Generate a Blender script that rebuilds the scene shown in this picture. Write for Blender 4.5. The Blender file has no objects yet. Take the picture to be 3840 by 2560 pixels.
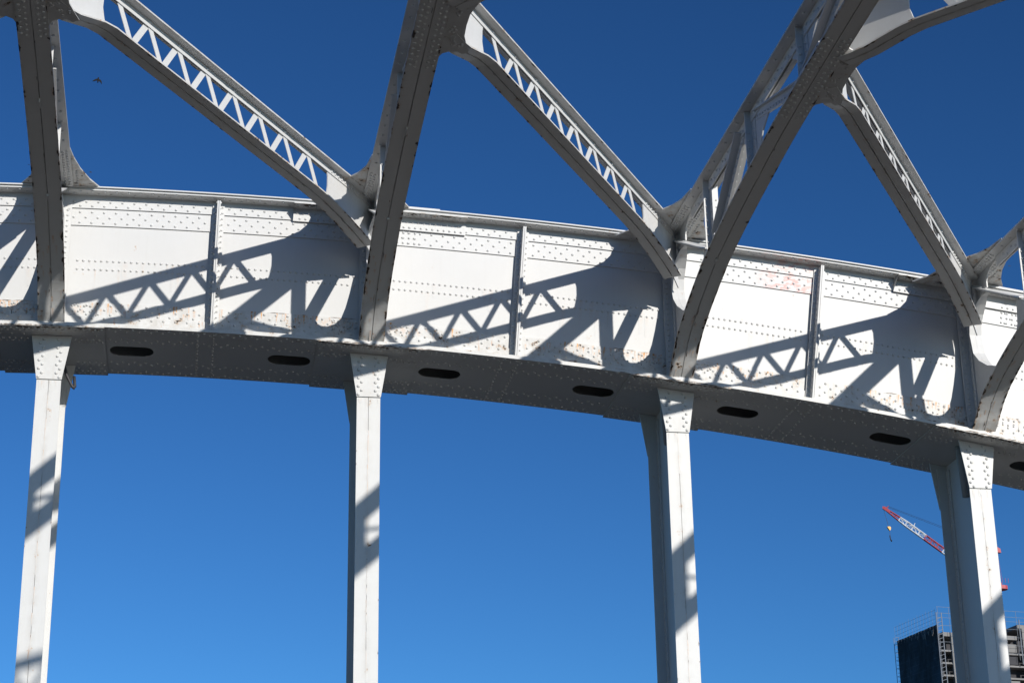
import bpy, bmesh, math, random
from mathutils import Vector, Matrix
random.seed(7)
sc = bpy.context.scene
COL = sc.collection
V = Vector

# ------------------------------------------------------------------ materials
def newmat(name):
    m = bpy.data.materials.new(name); m.use_nodes = True
    nt = m.node_tree; b = nt.nodes['Principled BSDF']
    return m, nt, b

def N(nt, t, **kw):
    n = nt.nodes.new(t)
    for k, v in kw.items(): setattr(n, k, v)
    return n

def math_node(nt, op, a, b=None, c=None, clamp=False):
    n = N(nt, 'ShaderNodeMath', operation=op, use_clamp=clamp)
    for i, v in enumerate((a, b, c)):
        if v is None: continue
        if isinstance(v, (int, float)): n.inputs[i].default_value = v
        else: nt.links.new(v, n.inputs[i])
    return n.outputs[0]

def mixc(nt, fac, a, b):
    n = N(nt, 'ShaderNodeMix', data_type='RGBA')
    for s, v in ((n.inputs[0], fac), (n.inputs[6], a), (n.inputs[7], b)):
        if isinstance(v, tuple): s.default_value = (*v, 1)
        elif isinstance(v, (int, float)): s.default_value = v
        else: nt.links.new(v, s)
    return n.outputs[2]

def noise(nt, vec, scale, detail=4, rough=.55, stretch=None):
    if stretch:
        mp = N(nt, 'ShaderNodeMapping'); mp.inputs['Scale'].default_value = stretch
        nt.links.new(vec, mp.inputs[0]); vec = mp.outputs[0]
    n = N(nt, 'ShaderNodeTexNoise'); n.inputs['Scale'].default_value = scale
    n.inputs['Detail'].default_value = detail; n.inputs['Roughness'].default_value = rough
    nt.links.new(vec, n.inputs['Vector']); return n.outputs['Fac']

def ramp(nt, x, lo, hi):
    n = N(nt, 'ShaderNodeMapRange', interpolation_type='SMOOTHSTEP')
    nt.links.new(x, n.inputs['Value'])
    for s, v in (('From Min', lo), ('From Max', hi)):
        if isinstance(v, (int, float)): n.inputs[s].default_value = v
        else: nt.links.new(v, n.inputs[s])
    return n.outputs['Result']

def steel_material():
    m, nt, b = newmat('white_painted_steel')
    tc = N(nt, 'ShaderNodeTexCoord').outputs['Object']
    wear = N(nt, 'ShaderNodeAttribute', attribute_name='wear').outputs['Fac']
    prim = N(nt, 'ShaderNodeAttribute', attribute_name='primer').outputs['Fac']
    big = noise(nt, tc, .9, 3)
    fine = noise(nt, tc, 26, 5, .6)
    mid = noise(nt, tc, 5.5, 6, .62)
    base = mixc(nt, big, (.525, .53, .528), (.59, .587, .575))
    # grime: long vertical run marks
    runs = noise(nt, tc, 1, 4, .6, (14, 14, .7))
    g = math_node(nt, 'MULTIPLY', ramp(nt, runs, .5, .8), math_node(nt, 'MULTIPLY_ADD', wear, .45, .03))
    base = mixc(nt, g, base, (.40, .385, .35))
    base = mixc(nt, math_node(nt, 'MULTIPLY', math_node(nt, 'MULTIPLY', math_node(nt, 'MULTIPLY', wear, wear), .6), ramp(nt, mid, .40, .60)), base, (.30, .265, .215))
    # old red primer showing through scraped paint
    pm = math_node(nt, 'MULTIPLY', prim, ramp(nt, noise(nt, tc, 7, 5, .7, (1, 1, 2.2)), .47, .56))
    base = mixc(nt, math_node(nt, 'MULTIPLY', pm, .7), base, (.60, .24, .20))
    # rust bleeding: stretched downwards, only where the wear attribute is high
    st = noise(nt, tc, 1, 3, .5, (22, 22, 2.2))
    zone = noise(nt, tc, 1.7, 3)
    thr = math_node(nt, 'MULTIPLY_ADD', wear, -.16, .74)
    sm = math_node(nt, 'MULTIPLY', ramp(nt, st, thr, math_node(nt, 'ADD', thr, .10)), ramp(nt, zone, .44, .6))
    sm = math_node(nt, 'MULTIPLY', sm, wear)
    base = mixc(nt, math_node(nt, 'MULTIPLY', sm, .9, clamp=True), base, (.46, .20, .055))
    # halo + flaked spots down to dark metal
    t2 = math_node(nt, 'MULTIPLY_ADD', wear, -.165, .77)
    mf = math_node(nt, 'MULTIPLY_ADD', fine, .25, math_node(nt, 'MULTIPLY', mid, .8))
    halo = ramp(nt, mf, math_node(nt, 'SUBTRACT', t2, .055), t2)
    base = mixc(nt, math_node(nt, 'MULTIPLY', halo, .55), base, (.42, .24, .11))
    core = ramp(nt, mf, t2, math_node(nt, 'ADD', t2, .018))
    base = mixc(nt, core, base, (.035, .026, .02))
    ra = N(nt, 'ShaderNodeAttribute', attribute_name='rust').outputs['Fac']
    fa = N(nt, 'ShaderNodeAttribute', attribute_name='flake').outputs['Fac']
    rm = math_node(nt, 'MULTIPLY', ra, math_node(nt, 'MULTIPLY_ADD', ramp(nt, fine, .35, .65), .7, .45), clamp=True)
    base = mixc(nt, rm, base, mixc(nt, mid, (.40, .17, .045), (.68, .35, .10)))
    base = mixc(nt, ramp(nt, fa, .45, .55), base, mixc(nt, fine, (.016, .013, .011), (.07, .04, .022)))
    nt.links.new(base, b.inputs['Base Color'])
    r = math_node(nt, 'MULTIPLY_ADD', core, .35, .48)
    nt.links.new(r, b.inputs['Roughness'])
    b.inputs['Specular IOR Level'].default_value = .35
    bp = N(nt, 'ShaderNodeBump'); bp.inputs['Strength'].default_value = .18; bp.inputs['Distance'].default_value = .012
    h = math_node(nt, 'SUBTRACT', math_node(nt, 'MULTIPLY_ADD', big, 1.2, math_node(nt, 'MULTIPLY', fine, .25)), core)
    nt.links.new(h, bp.inputs['Height']); nt.links.new(bp.outputs[0], b.inputs['Normal'])
    return m

def plain(name, col, rough=.6, var=.15, scale=3, metal=0):
    m, nt, b = newmat(name)
    tc = N(nt, 'ShaderNodeTexCoord').outputs['Object']
    n = noise(nt, tc, scale, 5)
    lo = tuple(c * (1 - var) for c in col); hi = tuple(min(1, c * (1 + var)) for c in col)
    nt.links.new(mixc(nt, n, lo, hi), b.inputs['Base Color'])
    b.inputs['Roughness'].default_value = rough; b.inputs['Metallic'].default_value = metal
    return m

STEEL = steel_material()
DARKPIPE = plain('shade_dark_pipe', (.035, .035, .04), .6)  # colour darkened to stand in for the shade of gusset and rib
DRAIN = plain('grey_drain_pipe', (.33, .33, .33), .6)
RED = plain('hazed_crane_red', (.36, .055, .065), .55)  # red paint, dulled in its colour to stand in for distance haze
WHITE = plain('crane_white_paint', (.62, .64, .66), .5)
YELLOW = plain('hook_block_yellow', (.60, .32, .03), .5)
BLACK = plain('dark_metal', (.02, .02, .022), .5)
CONC = plain('raw_concrete', (.19, .185, .18), .9, .25, .35)
SHELL = plain('shaded_shell_infill', (.04, .04, .045), .9, .5, .3)  # near-black colour carries the deep shade of the open floors
SCAFF = plain('galvanised_scaffold_tube', (.20, .22, .25), .6, .1, 1, .1)
ASPH = plain('asphalt_road', (.060, .048, .036), .9, .25, 6)
FEATHER = plain('black_feathers', (.004, .004, .005), .9)

def net_material():
    m, nt, b = newmat('dark_blue_safety_net')
    tc = N(nt, 'ShaderNodeTexCoord').outputs['Object']
    n1 = noise(nt, tc, .10, 5, .65, (1, 1, .7)); n2 = noise(nt, tc, 1, 3, .6, (2.2, 2.2, .12))
    c = mixc(nt, ramp(nt, n1, .42, .66), (.016, .024, .033), (.042, .070, .098))  # net's own dark blue, lightened towards grey in place of distance haze
    c = mixc(nt, math_node(nt, 'MULTIPLY', ramp(nt, n2, .55, .75), .35), c, (.07, .09, .11))
    sx = N(nt, 'ShaderNodeSeparateXYZ'); nt.links.new(tc, sx.inputs[0])
    def lines(v, per, w):
        f = math_node(nt, 'FRACT', math_node(nt, 'MULTIPLY', v, 1/per)); return math_node(nt, 'LESS_THAN', f, w)
    g = math_node(nt, 'MAXIMUM', lines(sx.outputs['Z'], 1.9, .09), math_node(nt, 'MAXIMUM', lines(sx.outputs['X'], 1.35, .10), lines(sx.outputs['Z'], .95, .05)))
    c = mixc(nt, math_node(nt, 'MULTIPLY', g, math_node(nt, 'MULTIPLY', ramp(nt, n1, .35, .7), .55)), c, (.11, .14, .17))
    nt.links.new(c, b.inputs['Base Color']); b.inputs['Roughness'].default_value = .85
    return m
NET = net_material()

def water_material():
    m, nt, b = newmat('river_water')
    tc = N(nt, 'ShaderNodeTexCoord').outputs['Object']
    n = noise(nt, tc, .6, 6)
    nt.links.new(mixc(nt, n, (.02, .035, .04), (.03, .05, .055)), b.inputs['Base Color'])
    b.inputs['Roughness'].default_value = .25
    bp = N(nt, 'ShaderNodeBump'); bp.inputs['Strength'].default_value = .4
    nt.links.new(n, bp.inputs['Height']); nt.links.new(bp.outputs[0], b.inputs['Normal'])
    return m

# ------------------------------------------------------------------ mesh builder
class MB:
    def __init__(s): s.v = []; s.f = []; s.w = []; s.p = []; s.r = {}; s.k = {}
    def add(s, pts, faces, wear=.12, primer=0.):
        o = len(s.v); s.v += [tuple(p) for p in pts]
        s.w += (list(wear) if isinstance(wear, (list, tuple)) else [wear] * len(pts))
        s.p += (list(primer) if isinstance(primer, (list, tuple)) else [primer] * len(pts))
        s.f += [tuple(i + o for i in f) for f in faces]
    def rows(s, rows, wear=.12, closed=True, caps=True, primer=0.):
        n = len(rows[0]); pts = [p for r in rows for p in r]; F = []
        wl = (list(wear) * (len(rows) if len(wear) == n else 1)) if isinstance(wear, (list, tuple)) else wear
        pl = [q for q in primer for _ in range(n)] if isinstance(primer, (list, tuple)) else primer
        for i in range(len(rows) - 1):
            for j in range(n if closed else n - 1):
                k = (j + 1) % n
                F.append((i*n+j, i*n+k, (i+1)*n+k, (i+1)*n+j))
        if closed and caps:
            F.append(tuple(range(n))[::-1]); F.append(tuple((len(rows)-1)*n + j for j in range(n)))
        s.add(pts, F, wl, pl)
    def prism(s, poly, ext, wear=.12):
        """poly: list of 3-D points; ext: extrusion vector"""
        n = len(poly); e = V(ext)
        a = [V(p) for p in poly]; bb = [p + e for p in a]
        F = [tuple(range(n))[::-1], tuple(range(n, 2*n))]
        F += [(i, (i+1) % n, n + (i+1) % n, n + i) for i in range(n)]
        s.add(a + bb, F, wear)
    def box(s, c0, c1, wear=.12):
        (x0, y0, z0), (x1, y1, z1) = c0, c1
        s.prism([(x0, y0, z0), (x1, y0, z0), (x1, y1, z0), (x0, y1, z0)], (0, 0, z1-z0), wear)
    def bar(s, a, b, u, w, t, wear=.12):
        """flat bar from a to b; u: width direction, w: width, t: thickness"""
        a, b, u = V(a), V(b), V(u)
        d = (b - a).normalized(); u = (u - d * u.dot(d)).normalized(); n = d.cross(u)
        q = [u*w/2 + n*t/2, -u*w/2 + n*t/2, -u*w/2 - n*t/2, u*w/2 - n*t/2]
        s.rows([[a + k for k in q], [b + k for k in q]], wear)
    def tube(s, path, r, seg=8, wear=.12):
        path = [V(p) for p in path]; rows = []
        for i, p in enumerate(path):
            d = (path[min(i+1, len(path)-1)] - path[max(i-1, 0)]).normalized()
            u = d.orthogonal().normalized() if abs(d.z) > .99 else d.cross(V((0, 0, 1))).normalized()
            w = d.cross(u)
            rows.append([p + (u*math.cos(k*2*math.pi/seg) + w*math.sin(k*2*math.pi/seg)) * r for k in range(seg)])
        s.rows(rows, wear)
    def rivet(s, p, n, r=.0225, h=.022, wear=.12):
        p, n = V(p), V(n).normalized(); u = n.orthogonal().normalized(); w = n.cross(u); k = 8
        c = [(math.cos(i*2*math.pi/k), math.sin(i*2*math.pi/k)) for i in range(k)]
        jit = random.uniform(.92, 1.08); r *= jit
        pts = [p + (u*a + w*b)*r for a, b in c] + [p + (u*a + w*b)*r*.74 + n*h*.68 for a, b in c] + [p + n*h]
        F = [(i, (i+1) % k, k+(i+1) % k, k+i) for i in range(k)] + [(k+i, k+(i+1) % k, 2*k) for i in range(k)]
        s.add(pts, F, wear)
    def box_rib(s, x, h0, h1, y):                         # narrow dark butt joint between two plates
        o = len(s.v); s.add([rib(x-.006, h0, y), rib(x+.006, h0, y), rib(x+.006, h1, y), rib(x-.006, h1, y)], [(0, 1, 2, 3)], .5)
        for i in range(4): s.k[o+i] = 1.
        s.streak(rib(x-.012, h1, y-.001), (1, 0, 0), (0, 0, -1), .018, .17, .8)
    def streak(s, p, side, down, w, L, amt=1., nrm=None):
        """rust run: thin stain starting at p and fading downwards"""
        side, down = V(side).normalized(), V(down).normalized()
        p = V(p) + (nrm or side.cross(down)*-1)*random.uniform(0, .0022); n = 5; o = len(s.v); pts = []; F = []
        bend = random.uniform(-.1, .1)
        for i in range(n):
            f = i/(n-1); ww = w*(1-.55*f)*random.uniform(.75, 1.2); c = p + down*L*f + side*(bend*w*f)
            pts += [c-side*ww, c, c+side*ww]
        for i in range(n-1):
            for j in (0, 1): F.append((3*i+j, 3*i+j+1, 3*i+j+4, 3*i+j+3))
        s.add(pts, F, .2)
        for i in range(n): s.r[o+3*i+1] = amt*(1-(i/(n-1))**1.6)
    def flake(s, p, u, v, ru, rv, n, halo=True, lim=None):
        """paint loss: jagged dark patch with a rusty rim; n is the outward normal"""
        p, u, v, n = V(p), V(u).normalized(), V(v).normalized(), V(n).normalized(); k = 13; ph = random.uniform(0, 6)
        cl = (lambda x: x) if lim is None else (lambda x: max(lim[0], min(lim[1], x)))
        ring = lambda q, a, b, j: [q + u*(a*math.cos(ph+i*6.283/k)*random.uniform(*j)) + v*cl(b*math.sin(ph+i*6.283/k)*random.uniform(*j)) for i in range(k)]
        p = p + n*random.uniform(0, .0016)
        if halo:
            o = len(s.v); s.add([p + n*.002] + ring(p + n*.002, ru*1.7, rv*1.7, (.6, 1.1)), [(0, i+1, (i+1) % k + 1) for i in range(k)], .5); s.r[o] = .9
        o = len(s.v); s.add([p + n*.0042] + ring(p + n*.0042, ru, rv, (.3, 1.15)), [(0, i+1, (i+1) % k + 1) for i in range(k)], .5)
        for i in range(k+1): s.k[o+i] = 1.
    def build(s, name, mat, parent=None, smooth=False):
        me = bpy.data.meshes.new(name); me.from_pydata(s.v, [], s.f)
        bm = bmesh.new(); bm.from_mesh(me); bmesh.ops.recalc_face_normals(bm, faces=bm.faces); bm.to_mesh(me); bm.free()
        at = me.attributes.new('wear', 'FLOAT', 'POINT'); at.data.foreach_set('value', s.w)
        for nm, dd in (('rust', s.r), ('flake', s.k)):
            if dd:
                at = me.attributes.new(nm, 'FLOAT', 'POINT'); at.data.foreach_set('value', [dd.get(i, 0.) for i in range(len(s.v))])
        if any(s.p):
            at = me.attributes.new('primer', 'FLOAT', 'POINT'); at.data.foreach_set('value', s.p)
        me.materials.append(mat)
        o = bpy.data.objects.new(name, me); COL.objects.link(o)
        if smooth:
            for p in me.polygons: p.use_smooth = True
        if parent: o.parent = parent
        return o

def empty(name, loc=(0, 0, 0), parent=None):
    o = bpy.data.objects.new(name, None); COL.objects.link(o); o.location = loc; o.empty_display_size = .3
    if parent: o.parent = parent
    return o
def tag(o, label=None, cat=None, group=None, kind=None):
    for k, v in (('label', label), ('category', cat), ('group', group), ('kind', kind)):
        if v: o[k] = v
    return o

# ------------------------------------------------------------------ arch geometry
XH = [0.0, 4.954, 9.965, 15.04, 20.15]                   # panel points along the bridge
zz = lambda x: .17313 + .012207*x - .0061756*x*x         # underside of the arch rib
dz = lambda x: .012207 - .0123512*x
D = lambda x: 2.375 + .00115*(x+1)**2                    # depth of the rib
def rib(x, h, y):
    s = dz(x); c = 1/math.sqrt(1+s*s)
    return V((x - s*h*c, y, zz(x) + h*c))
def ribn(x):                                             # "up" normal of the rib
    s = dz(x); return V((-s, 0, 1)).normalized()
def xs(a, b, step=.5):
    n = max(1, round((b-a)/step)); return [a + (b-a)*i/n for i in range(n+1)]
def H(x, h):            # h: number from the bottom, or ('t', u) down from the top
    return D(x) - h[1] if isinstance(h, tuple) else h
X0, X1 = -6.2, 22.5
YW = .285                                                # face of the front web
RB = 2.15                                                # width over the flanges
MIDS = [(-2.5), 2.45, 7.28, 12.17, 17.3]
NODES = [-5.0] + XH

def sweep(mb, prof, a=X0, b=X1, wear=.12, primer=None, step=.5):
    """prof: closed list of (y, h)"""
    X = xs(a, b, step)
    pr = [primer(x) for x in X] if primer else 0.
    mb.rows([[rib(x, H(x, h), y) for y, h in prof] for x in X], wear, primer=pr)
def rrow(mb, a, b, pitch, h, y, n=(0, -1, 0), off=0., skip=None, wear=.12, r=.0215):
    k = math.floor((b-a)/pitch)
    for i in range(k+1):
        x = a + off + i*pitch
        if x > b or (skip and skip(x)): continue
        nn = ribn(x)*n[2] if n[2] else V(n)
        mb.rivet(rib(x, H(x, h), y), nn, r, wear=wear)
def T(u): return ('t', u)
def near(x, lst, d): return any(abs(x-q) < d for q in lst)
VX0, VX1 = -1.5, 17.2                                    # stretch that carries rivets

# ================================================================== THE BRIDGE
bridge = tag(empty('arch_bridge', (0, 0, -12)), 'white riveted steel arch bridge with hangers, cross frames and lattice braces overhead', 'bridge')
bridge_off = V((0, 0, 12))
def put(o):                                              # keep world position under the bridge's empty
    o.location = o.location + bridge_off if o.parent is bridge else o.location
    return o

# ---- rib
mb = MB()
sweep(mb, [(YW, .05), (YW, T(.05)), (YW+.02, T(.05)), (YW+.02, .05)], wear=.16)
sk = lambda x: near(x, MIDS, .14) or near(x, NODES, .24)
for dh in (-.118, .028):
    for x in [VX0 + .0915*i for i in range(int((VX1-VX0)/.0915))]:
        if not sk(x): mb.rivet(rib(x, D(x)/2 + dh, YW), (0, -1, 0), wear=.3)
rs = random.Random(5)
for k in range(120):
    x = VX0 + .0915*rs.randrange(int((VX1-VX0)/.0915)); dh = rs.choice((-.118, .028))
    if sk(x): continue
    if k % 3 == 0: mb.streak(rib(x, D(x)/2+dh, YW-.001), (1, 0, 0), -ribn(x), rs.uniform(.03, .07), rs.uniform(.2, .6), rs.uniform(.07, .2))
    mb.streak(rib(x+.004, D(x)/2+dh+.01, YW-.0013), (1, 0, 0), -ribn(x), rs.uniform(.010, .022), rs.uniform(.03, .08) if k % 8 else rs.uniform(.15, .4), rs.uniform(.12, .4))
ribo = put(mb.build('arch_rib', STEEL, bridge))
mb = MB(); sweep(mb, [(RB-YW, .05), (RB-YW, T(.05)), (RB-YW-.02, T(.05)), (RB-YW-.02, .05)]); mb.build('rear_web', STEEL, ribo)

prm = lambda x: min(1., 1.6*max(0., 1 - abs(x-11.72)/.62)) if x < 12.12 else 0.
mb = MB()                                                # upper side plate
sweep(mb, [(YW-.022, T(.10)), (YW, T(.10)), (YW, T(.565)), (YW-.022, T(.565))], primer=prm, step=.25)
for k, u in enumerate((.335, .425, .515)):
    rrow(mb, VX0, VX1, .183, T(u), YW-.022, off=.09*(k == 1), skip=lambda x: near(x, MIDS, .13) or near(x, NODES, .22))
for c in (XH[1], XH[3]):                                 # dense rivet field beside two joints
    for u in (.335, .425, .515): rrow(mb, c-.68, c+.68, .0915, T(u), YW-.023, skip=lambda x: near(x, NODES, .22))
mb.build('side_plate', STEEL, ribo)
mb = MB()                                                # lower side plate
sweep(mb, [(YW-.02, .06), (YW, .06), (YW, .50), (YW-.02, .50)], wear=[.8, .8, .62, .62])
for k, h in enumerate((.455, .38, .305, .228)):
    rrow(mb, VX0, VX1, .183, h, YW-.02 if h > .26 else YW-.044, off=.0915*(k % 2), skip=lambda x: near(x, MIDS, .13) or near(x, NODES, .24), wear=.6)
for c in XH[:4]:
    for h in (.44, .35): 
        rrow(mb, c-.62, c+.62, .0915, h, YW-.02, skip=lambda x: near(x, NODES, .24), wear=.72)
rs = random.Random(11)
for c, nx in zip(NODES, NODES[1:]):
    for k in range(56):
        x = nx - .25 - abs(rs.gauss(0, .62))*1.25 if k < 34 else rs.uniform(c+.25, nx-.3)
        if not (VX0 < x < VX1) or x < c+.25 or near(x, MIDS, .13): continue
        top = rs.choice((.497, .44, .375, .30)); L = rs.uniform(.05, .16) if rs.random() < .6 else rs.uniform(.16, .30); L = min(L, top-.275)
        if L < .03: continue
        mb.streak(rib(x, top, YW-.0213), (1, 0, 0), -ribn(x), rs.uniform(.014, .038), L, rs.uniform(.6, 1.))
    for k in range(9):                                   # a few strong runs
        x = nx - .3 - rs.uniform(0, 1.75) if k < 7 else c + rs.uniform(.3, 1.9)
        if VX0 < x < VX1 and x > c+.25 and not near(x, MIDS, .14):
            mb.streak(rib(x, .496, YW-.0213), (1, 0, 0), -ribn(x), rs.uniform(.016, .028), rs.uniform(.14, .22), 1.7)
    for k in range(16):                                  # broad soft bleeding near the joints
        x = nx - .25 - abs(rs.gauss(0, .5)) if k < 11 else c + .25 + abs(rs.gauss(0, .3)); top = rs.uniform(.36, .497)
        if VX0 < x < VX1 and not near(x, MIDS, .14): mb.streak(rib(x, top, YW-.0209), (1, 0, 0), -ribn(x), rs.uniform(.04, .09), rs.uniform(.1, top-.26) if top > .37 else .09, rs.uniform(.2, .5))
    for k in range(7):
        x = nx - .25 - abs(rs.gauss(0, .45)); h = rs.uniform(.28, .49)
        if VX0 < x < VX1 and not near(x, MIDS, .13): mb.flake(rib(x, h, YW-.0213), (1, 0, 0), ribn(x), rs.uniform(.008, .022), rs.uniform(.004, .010), (0, -1, 0))
    for k in range(6):                                   # dark open seam along the plate's upper edge and a butt joint
        x = rs.uniform(nx-1.6, nx-.3)
        if VX0 < x < VX1 and not near(x, MIDS, .14): mb.flake(rib(x, .499, YW-.0213), (1, 0, 0), ribn(x), rs.uniform(.03, .09), .004, (0, -1, 0))
    for xj in (nx-.62, c+.66):
        if VX0 < xj < VX1: mb.box_rib(xj, .27, .455, YW-.0225)
mb.build('side_plate', STEEL, ribo)

mb = MB()                                                # upper flange angle
sweep(mb, [(.030, T(.036)), (YW-.046, T(.036)), (YW-.022, T(.036)), (YW-.022, T(.275)), (YW-.046, T(.275)), (YW-.046, T(.056)), (.030, T(.052))], primer=lambda x: .6*prm(x), step=.25)
nn = (0, 0, -1)
for k, y in enumerate((.075, .165)): rrow(mb, VX0, VX1, .183, T(.054), y, nn, off=.09*k, wear=.4)
for k, u in enumerate((.165, .235)): rrow(mb, VX0, VX1, .183, T(u), YW-.046, off=.09*(1-k), skip=lambda x: near(x, MIDS, .13) or near(x, NODES, .22))
mb.build('flange_angle', STEEL, ribo)
mb = MB()                                                # lower flange angle
sweep(mb, [(.03, .046), (YW-.044, .046), (YW-.02, .046), (YW-.02, .262), (YW-.044, .262), (YW-.044, .072), (.03, .072)], wear=.72)
mb.build('flange_angle', STEEL, ribo)
for c, l, r_ in ((XH[1], 1.34, 1.4), (XH[3], 1.62, 1.4)):     # cover over the upper angle at two joints
    mb = MB(); a, b = c-l, c+r_
    sweep(mb, [(.0, T(.058)), (YW-.064, T(.058)), (YW-.064, T(.30)), (YW-.047, T(.30)), (YW-.047, T(.08)), (.0, T(.08))], a, b, wear=[.75, .2, .15, .15, .3, .9])
    for k, u in enumerate((.16, .255)): rrow(mb, a+.06, b-.05, .0915, T(u), YW-.064, off=.045*k, skip=lambda x: near(x, NODES, .2))
    for y in (.07, .15): rrow(mb, a+.06, b-.05, .0915, T(.08), y, nn, wear=.5)
    rs = random.Random(int(c))
    for k in range(34):
        x = c - rs.uniform(.35, l-.12) if k < 27 else c + rs.uniform(.3, r_-.1)
        mb.flake(rib(x, D(x)-.08, rs.uniform(.01, .09)), (1, 0, 0), (0, 1, 0), rs.uniform(.03, .09), rs.uniform(.012, .04), (0, 0, -1), False)
    mb.build('cover_plate', STEEL, ribo)

mb = MB()                                                # top flange: plate + set-back second plate
sweep(mb, [(.036, T(.035)), (.036, T(.017)), (RB-.03, T(.017)), (RB-.03, T(.035))], wear=[.45, .45, .1, .1])
sweep(mb, [(0, T(.016)), (0, T(-.004)), (RB, T(-.004)), (RB, T(.016))], wear=.2)
for c, l in ((XH[1], .95), (XH[3], .95)):
    sweep(mb, [(.02, T(-.006)), (.02, T(-.03)), (RB-.02, T(-.03)), (RB-.02, T(-.006))], c-l, c+l, wear=.3)
mb.build('top_flange', STEEL, ribo)

# bottom flange with its stadium hand holes
HOLES = []
for i in range(len(NODES)-1):
    a, b = NODES[i], NODES[i+1]; HOLES += [a+1.21, b-1.24]
HR, HL, YC, RX = .212, .345, 1.045, .13
mb = MB()
for prof_, w in (([(0, 0), (YC-HR, 0), (YC-HR, .012), (YC-HR-.08, .045), (0, .045)], [.5, .08, .08, .08, .5]),
                 ([(YC+HR, 0), (RB, 0), (RB, .045), (YC+HR+.08, .045), (YC+HR, .012)], [.08, .12, .12, .08, .08])):
    sweep(mb, prof_, wear=w)
ends = [(X0, None)] + [(h, 1) for h in HOLES] + [(X1, None)]
th = [math.pi*(j/10 - .5) for j in range(11)]
for (a, fa), (b, fb) in zip(ends[:-1], ends[1:]):
    rows_b, rows_t = [], []
    NX = 7
    for j in th:
        y = YC + HR*math.sin(j); e = HL - RX + RX*math.cos(j)
        xl = a + (e if fa else 0); xr = b - (e if fb else 0)
        rows_b.append([rib(xl+(xr-xl)*k/NX, 0, y) for k in range(NX+1)])
        rows_t.append([rib(xl+(xr-xl)*k/NX, .014, y) for k in range(NX+1)])
    mb.rows(rows_b, .08, closed=False); mb.rows(rows_t, .08, closed=False)
    for k in (0, NX): mb.rows([[r[k] for r in rows_b], [r[k] for r in rows_t]], .3, closed=False)
for c in HOLES:
    for y in (YC-HR, YC+HR):
        q = [rib(c-HL+RX, 0, y), rib(c+HL-RX, 0, y), rib(c+HL-RX, .014, y), rib(c-HL+RX, .014, y)]
        mb.add(q, [(0, 1, 2, 3)], .3)
for k, y in enumerate((.075, .165, .52, .62, 1.56, 1.66, 1.98, 2.07)):
    rrow(mb, VX0, VX1, .183, -.0, y, nn, off=.09*(k % 2), skip=lambda x: near(x, XH, .86), r=.024)
for m_ in MIDS[1:4]:
    for dx in (-.16, .09):
        for j in range(14):
            y = .1 + j*.15; mb.rivet(rib(m_-.05+dx, 0, y), -ribn(m_), .022)
mb.build('bottom_flange', STEEL, ribo)
for c in XH:                                             # splice plate under each joint
    mb = MB(); a, b = c-.84, c+.81
    sweep(mb, [(.0, -.024), (RB, -.024), (RB+.03, -.024), (RB+.03, -.002), (RB, -.002), (0.0, -.002), (-.025, -.002), (-.025, -.024)], a, b, wear=[.5, .1, .1, .1, .1, .5, .95, .95], step=.2)
    for k, y in enumerate((.06, .15, .33, .52, .62, 1.56, 1.66, 1.85, 1.98, 2.08)):
        rrow(mb, a+.05, b-.04, .0915 if k not in (2, 7) else .183, -.024, y, nn, off=.045*(k % 2), r=.024, wear=.2, skip=(lambda x: abs(x-c) < .34) if .25 < y < 1.9 else None)
    rs = random.Random(int(c*10)+3)
    for k in range(26):
        x = c + rs.gauss(0, .42)
        if not a+.05 < x < b-.05: continue
        big = .09 if c in (XH[3], XH[1]) else .055
        mb.flake(rib(x, -.024, rs.uniform(.0, .07)), (1, 0, 0), (0, 1, 0), rs.uniform(.02, big), rs.uniform(.012, .035), (0, 0, -1))
        mb.flake(rib(x+rs.uniform(-.3, .3), -.010, -.026), (1, 0, 0), (0, 0, 1), rs.uniform(.02, .09), rs.uniform(.004, .010), (0, -1, 0))
    mb.build('splice_plate', STEEL, ribo)

# stiffeners on the front web
for m_ in MIDS:
    mb = MB()
    for s in (-1, 1):
        q = [rib(m_, .06, 0), rib(m_, D(m_)-.1, 0)]
        up = ribn(m_); al = up.cross(V((0, 1, 0))) * -1
        def P(h, dx, y): p = rib(m_, h, y); return p + V((1, 0, -up.x))*dx
        h0, h1 = .075, D(m_)-.105
        prof = [(.004, YW-.066), (.095, YW-.066), (.095, YW-.047), (.022, YW-.047)]
        prof = [(.003*s, .055), (.026*s, .055), (.026*s, YW-.068), (.095*s, YW-.068), (.095*s, YW-.048), (.003*s, YW-.048)]
        mb.rows([[P(h, dx, y) for dx, y in prof] for h in (h0, h1)], [.35, .35, .15, .15, .15, .15])
        n_ = int((h1-h0)/.1)
        for k in range(n_):
            h = h0+.06+k*.1
            mb.rivet(P(h, .062*s, YW-.068), (0, -1, 0), .019, wear=.35)
            if s < 0: mb.rivet(P(h+.05, -.026, .14), (-1, 0, 0), .019)
            else: mb.rivet(P(h+.05, .026, .14), (1, 0, 0), .019)
    mb.build('web_stiffener', STEEL, ribo)
for c in XH[:4]:                                         # angles that tie each cross frame to the web
    mb = MB()
    for s in (-1, 1):
        h0, h1 = .078, D(c)-.115
        def P(h, dx, y): return V((c+dx, y, zz(c)+h))
        prof = [(.016*s, .12), (.036*s, .12), (.036*s, YW-.070), (.185*s, YW-.070), (.185*s, YW-.049), (.016*s, YW-.049)]
        mb.rows([[P(h, dx, y) for dx, y in prof] for h in (h0, h1)], [.2, .2, .2, .3, .3, .2])
        for k in range(int((h1-h0)/.0915)):
            h = h0+.05+k*.0915
            mb.rivet(P(h, .125*s, YW-.070), (0, -1, 0), .0205, wear=.3)
            mb.rivet(P(h+.045, .036*s, .165), (s, 0, 0), .0205)
    mb.build('connection_angle', STEEL, ribo)

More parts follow.
